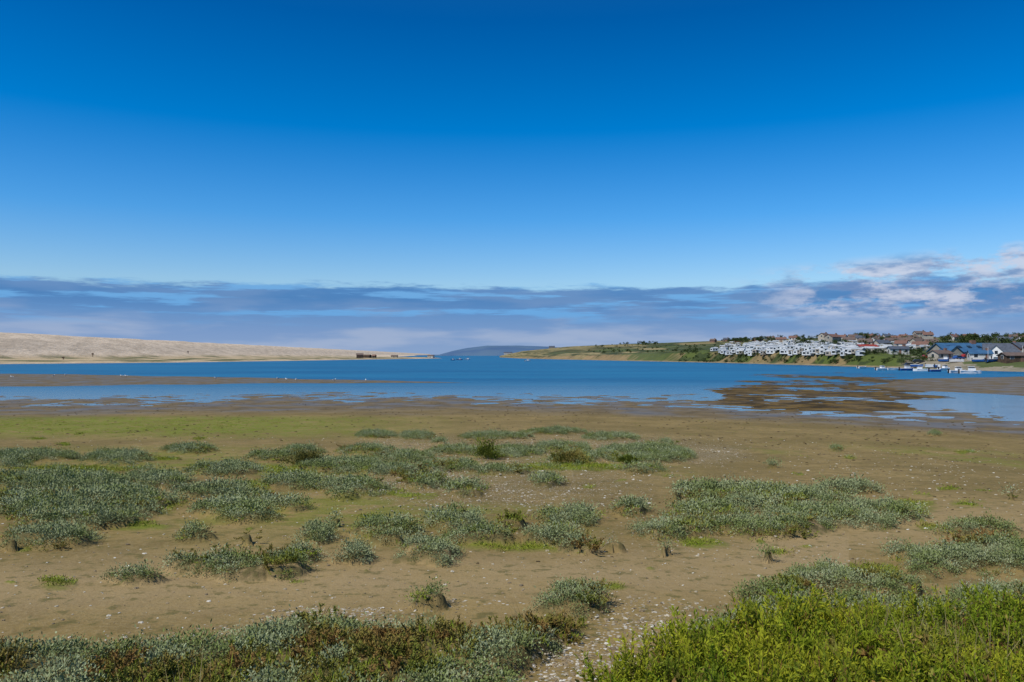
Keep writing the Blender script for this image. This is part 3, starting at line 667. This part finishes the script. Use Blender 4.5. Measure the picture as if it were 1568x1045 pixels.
for k,(nm,c_) in enumerate([('sea_purslane_plants',C_grey),('salt_marsh_turf',C_green),('glasswort_plants',C_brown),('seablite_plants',C_bright),('dry_grass',C_straw)]):
    mk=kind==k
    S=(sc_*hs_)[mk]
    if k==3: S=rng.uniform(.6,1.1,mk.sum())*(1+.5*np.clip(noi[mk],-.6,.6))
    if k==4: S=rng.uniform(.5,.9,mk.sum())
    Sv=np.stack([S,S,S],-1)
    if k==2: Sv=Sv*np.where(isb[mk],1.7,1.0)[:,None]
    if k==0: Sv[:,2]*=rng.uniform(.75,1.25,mk.sum())
    if k==1: Sv[:,2]*=np.where((Ty[mk]==4),1.5,np.where(Yp[mk]>12,.8,1))
    if k==2: Sv[:,2]*=np.where(Yp[mk]>10,.5,1)
    print(nm,mk.sum());inst(nm,P3[mk],Sv,c_)
n=20000;Yq=rng.uniform(28,64,n);Xq=rng.uniform(-.85,.75,n)*Yq
z,D,Ty,G,wet,sea,px,py,Ye,pw=ground(Xq,Yq)
gsx=ss(636,645,py)*ss(672,655,py)*ss(720,300,px);mk=rng.random(n)<gsx*.5*(fbm(Xq/3,Yq/3,150,3)>-.1)+.02
inst('shore_turf',np.stack([Xq,Yq,z],-1)[mk],rng.uniform(.5,1.2,mk.sum()),C_far)
n=90;Xq=rng.uniform(2.4,5.2,n);Yq=rng.uniform(4.2,5.6,n);z=ground(Xq,Yq)[0]
inst('tall_dry_grass',np.stack([Xq,Yq,z+.02],-1),rng.uniform(.6,1.0,n),C_straw)
def bush(px_,Y_,w,h,mat,name):
    X_=(px_-CX)/F*Y_;z0=float(ground(np.array([X_]),np.array([Y_]))[0][0])
    n=1900;k=16;c_=np.stack([rng.normal(0,w*.25,k),rng.normal(0,w*.25,k),rng.uniform(.1,.7,k)*h],-1)
    kk=rng.integers(0,k,n);P=c_[kk]+rng.normal(0,1,(n,3))*np.array([w*.12,w*.12,h*.12]);P[:,2]=np.abs(P[:,2])
    Dv=unit(P*np.array([.8,.8,.8])+rng.normal(0,.12,(n,3))+np.array([0,0,.25]));S=unit(np.cross(Dv,rng.normal(size=(n,3))))
    v,f=diamonds(P,Dv,S,.075*rng.uniform(.6,1.3,n),np.full(n,.025))
    ob=mkmesh(name,v+np.array([X_,Y_,z0]),f,[mat]);return ob
bush(745,25.2,.95,.72,ML_dark,'seablite_bush');bush(873,23.6,.95,.5,ML_brown,'seablite_bush');bush(465,22.5,.75,.42,ML_dark,'seablite_bush');bush(965,24,.5,.25,ML_dark,'seablite_bush')
def stone(name,mat,flat):
    import bmesh
    bm=bmesh.new();bmesh.ops.create_icosphere(bm,subdivisions=2,radius=1)
    for v in bm.verts:
        v.co*=1+.25*math.sin(v.co.x*3+v.co.y*5+random.random()*.5);v.co.z*=flat
    me=bpy.data.meshes.new(name);bm.to_mesh(me);bm.free();me.materials.append(mat)
    o=bpy.data.objects.new(name,me);return o
def stmat(name,c1,c2):
    m=newmat(name,c1,.8);N=NT(m.node_tree);b=m.node_tree.nodes['Principled BSDF'];oi=N.n('ShaderNodeObjectInfo').outputs['Random'];N.set(b,'Base Color',N.mix(oi,c1,c2));return m
C_st=coll('pebbles_src',[stone('pebble',stmat('pale_pebble',(.42,.37,.28,1),(.26,.21,.13,1)),.5),stone('pebble',stmat('tan_pebble',(.28,.21,.12,1),(.14,.11,.07,1)),.6),stone('shell',stmat('shell_white',(.6,.57,.5,1),(.38,.34,.26,1)),.3)])
n=500000;u=rng.random(n);Yq=3.4*(40/3.4)**u;Xq=rng.uniform(-.9,.9,n)*Yq
z,D,Ty,G,wet,sea,px,py,Ye,pw=ground(Xq,Yq)
cl=np.clip(fbm(Xq/.8,Yq/.8,160,3)+.35,0,1.2)
pr=(G**1.3*cl*.30+.014)*np.clip((1.2-D*1.3),0,1)
mk=rng.random(n)<pr
S=rng.lognormal(math.log(.0072),.5,mk.sum())*np.clip(Yq[mk]/9,1,2.2);S=np.clip(S,.004,.04)
print('stones',mk.sum());inst('pebbles_and_shells',np.stack([Xq,Yq,z+.002],-1)[mk],S,C_st)
C_wr=coll('wrack_src',[stone('seaweed_lump',nmat('seaweed_lump_mat',(.05,.035,.015,1),(.09,.06,.03,1),3),.35)])
n=120000;Yq=rng.uniform(9,100,n);Xq=rng.uniform(-.9,.9,n)*Yq
z,D,Ty,G,wet,sea,px,py,Ye,pw=ground(Xq,Yq)
pr=np.where((px>700)&(Ye<74),.05,.03)*np.clip(fbm(Xq/5,Yq/5,170,3)+.5,0,1)+np.where((Ye>60)&(Ye<80),.06,0)*np.clip(fbm(Xq/4,Yq/4,173,3)+.1,0,1)
mk=(rng.random(n)<pr)&(z>-.02)
inst('seaweed_wrack',np.stack([Xq,Yq,z],-1)[mk],rng.uniform(.02,.07,mk.sum())*np.clip(Yq[mk]/30,.4,1.4),C_wr)

# ------------------------------------------------------------ gulls
import bmesh
M_gw=newmat('gull_white',(.75,.75,.73,1),.7);M_gg=newmat('gull_grey',(.3,.32,.35,1),.7);M_go=newmat('gull_orange',(.6,.3,.05,1),.6)
def gull(px_,pw_,rot):
    Y_=6100/(pw_-HY);X_=(px_-CX)/F*Y_;z0=max(0,float(ground(np.array([X_]),np.array([Y_]))[0][0]))
    bm=bmesh.new()
    def sph(loc,scl,mi,ry=0):
        r_=bmesh.ops.create_uvsphere(bm,u_segments=12,v_segments=8,radius=1,matrix=Matrix.Translation(loc)@Matrix.Rotation(ry,4,'Y')@Matrix.Diagonal((*scl,1)))
        for f in {f for v in r_['verts'] for f in v.link_faces}: f.material_index=mi
    sph((0,0,.30),(.26,.11,.11),0,-.15);sph((.22,0,.45),(.075,.06,.065),0);sph((.18,0,.38),(.07,.06,.11),0,.4)
    sph((-.06,.09,.33),(.26,.03,.08),1,.1);sph((-.06,-.09,.33),(.26,.03,.08),1,.1);sph((-.33,0,.30),(.12,.05,.02),0,.1);sph((.32,0,.44),(.05,.014,.014),2)
    for s_ in (-.04,.04): sph((.02,s_,.11),(.012,.012,.13),2)
    me=bpy.data.meshes.new('gull');bm.to_mesh(me);bm.free()
    for m_ in (M_gw,M_gg,M_go): me.materials.append(m_)
    o=bpy.data.objects.new('gull',me);o.matrix_world=TR(X_,Y_,z0,rot)@Matrix.Scale(1.1,4);sc.collection.objects.link(o)
for k,(a,b_) in enumerate([(193,578.5),(186,578.2),(100,577),(82,578),(425,583),(438,584),(453,584.5),(512,585),(560,585.5),(330,582),(18,580)]): gull(a,b_,random.uniform(0,6.28))

# ------------------------------------------------------------ sky / light
SUN_EL=math.radians(54);AZ=math.radians(-128)
w=bpy.data.worlds.new('World');sc.world=w;w.use_nodes=True;N=NT(w.node_tree);bg=w.node_tree.nodes['Background'];bg.inputs[1].default_value=.1
sky=N.n('ShaderNodeTexSky',sky_type='NISHITA');sky.sun_disc=False;sky.sun_elevation=SUN_EL;sky.sun_rotation=AZ;sky.air_density=1.0;sky.dust_density=.3;sky.ozone_density=3.0
tc=N.n('ShaderNodeTexCoord').outputs['Generated'];sp=N.n('ShaderNodeSeparateXYZ');N.set(sp,0,tc);x_,y_,z_=sp.outputs
hr_=N.math('SQRT',N.math('ADD',N.math('MULTIPLY',x_,x_),N.math('MULTIPLY',y_,y_)));hr_=N.math('MAXIMUM',hr_,.001)
el=N.math('DIVIDE',z_,hr_);ux=N.math('DIVIDE',x_,hr_);uy=N.math('DIVIDE',y_,hr_)
grade=N.ramp(N.mr(el,0,1,0,1,False),[(0,(.8,.95,1.1,1)),(.09,(.80,1.05,1.28,1)),(.17,(.32,.90,1.38,1)),(.28,(.0,.70,1.30,1)),(.42,(.0,.50,1.04,1)),(1,(.35,.75,1,1))])
base=N.mix(1.0,sky.outputs[0],grade,'MULTIPLY')
def cv(sx_,sz_,o=0): return N.comb(N.math('MULTIPLY',ux,sx_),N.math('MULTIPLY',uy,sx_),N.math('MULTIPLY_ADD',el,sz_,o))
rightm=N.mr(ux,.24,.40)
n_edge=N.noise(cv(11,75),1,5,.65);n_big=N.noise(cv(3,8,5),1,2,.5);n_str=N.noise(cv(7,85,3),1,5,.62);n_puf=N.noise(cv(13,36,7),1,6,.62);n_haz=N.noise(cv(5,32,11),1,4,.55)
elw=N.math('SUBTRACT',el,N.math('MULTIPLY',N.math('SUBTRACT',n_edge,.5),.038))
elw=N.math('SUBTRACT',elw,N.math('MULTIPLY',N.math('SUBTRACT',n_big,.5),.02))
bankm=N.mr(elw,.079,.088,1,0)
bcol=N.ramp(N.mr(el,0,.1,0,1,False),[(0,lin(135,162,202,10)),(.25,lin(122,153,200,10)),(.5,lin(98,142,196,10)),(.7,lin(62,119,182,10)),(1,lin(54,115,184,10))])
light=lin(162,178,208,10)
bcol=N.mix(N.math('MULTIPLY',N.mr(n_haz,.44,.64),N.mr(el,.02,.07,.8,.2)),bcol,light)
bcol=N.mix(N.math('MULTIPLY',N.mr(n_str,.49,.62,0,.9),N.mr(el,.03,.055)),bcol,lin(104,168,226,10))
c=N.mix(N.math('MULTIPLY',bankm,N.mr(el,.05,.09,.96,.84)),base,bcol)
puft=N.math('SUBTRACT',el,N.math('MULTIPLY',ux,.075))
pufm=N.math('MULTIPLY',N.math('MULTIPLY',N.mr(n_puf,.42,.54),rightm),N.math('MULTIPLY',N.mr(el,.034,.055),N.mr(puft,.066,.086,1,0)))
pcol=N.mix(N.mr(N.noise(cv(15,55,9),1,5,.6),.36,.58),lin(112,142,188,10),lin(200,207,226,10))
c=N.mix(N.math('MULTIPLY',pufm,.88),c,pcol)
N.set(bg,0,c)
sl=bpy.data.lights.new('sun','SUN');sl.energy=4.4;sl.angle=math.radians(.5);sl.color=(1,.95,.86);so=bpy.data.objects.new('sun',sl);sc.collection.objects.link(so)
L=Vector((math.sin(AZ)*math.cos(SUN_EL),math.cos(AZ)*math.cos(SUN_EL),math.sin(SUN_EL)));so.rotation_euler=L.to_track_quat('Z','Y').to_euler()
cam=bpy.data.cameras.new('camera');cam.lens=F/1568*36;cam.sensor_width=36;cam.shift_y=21.5/1568;cam.clip_end=30000;cam.clip_start=.1
co=bpy.data.objects.new('camera',cam);co.location=(0,0,CAMZ);co.rotation_euler=(math.pi/2,0,0);sc.collection.objects.link(co);sc.camera=co
sc.view_settings.view_transform='Standard';sc.view_settings.look='None';sc.view_settings.exposure=0
print('objects',len(sc.objects))
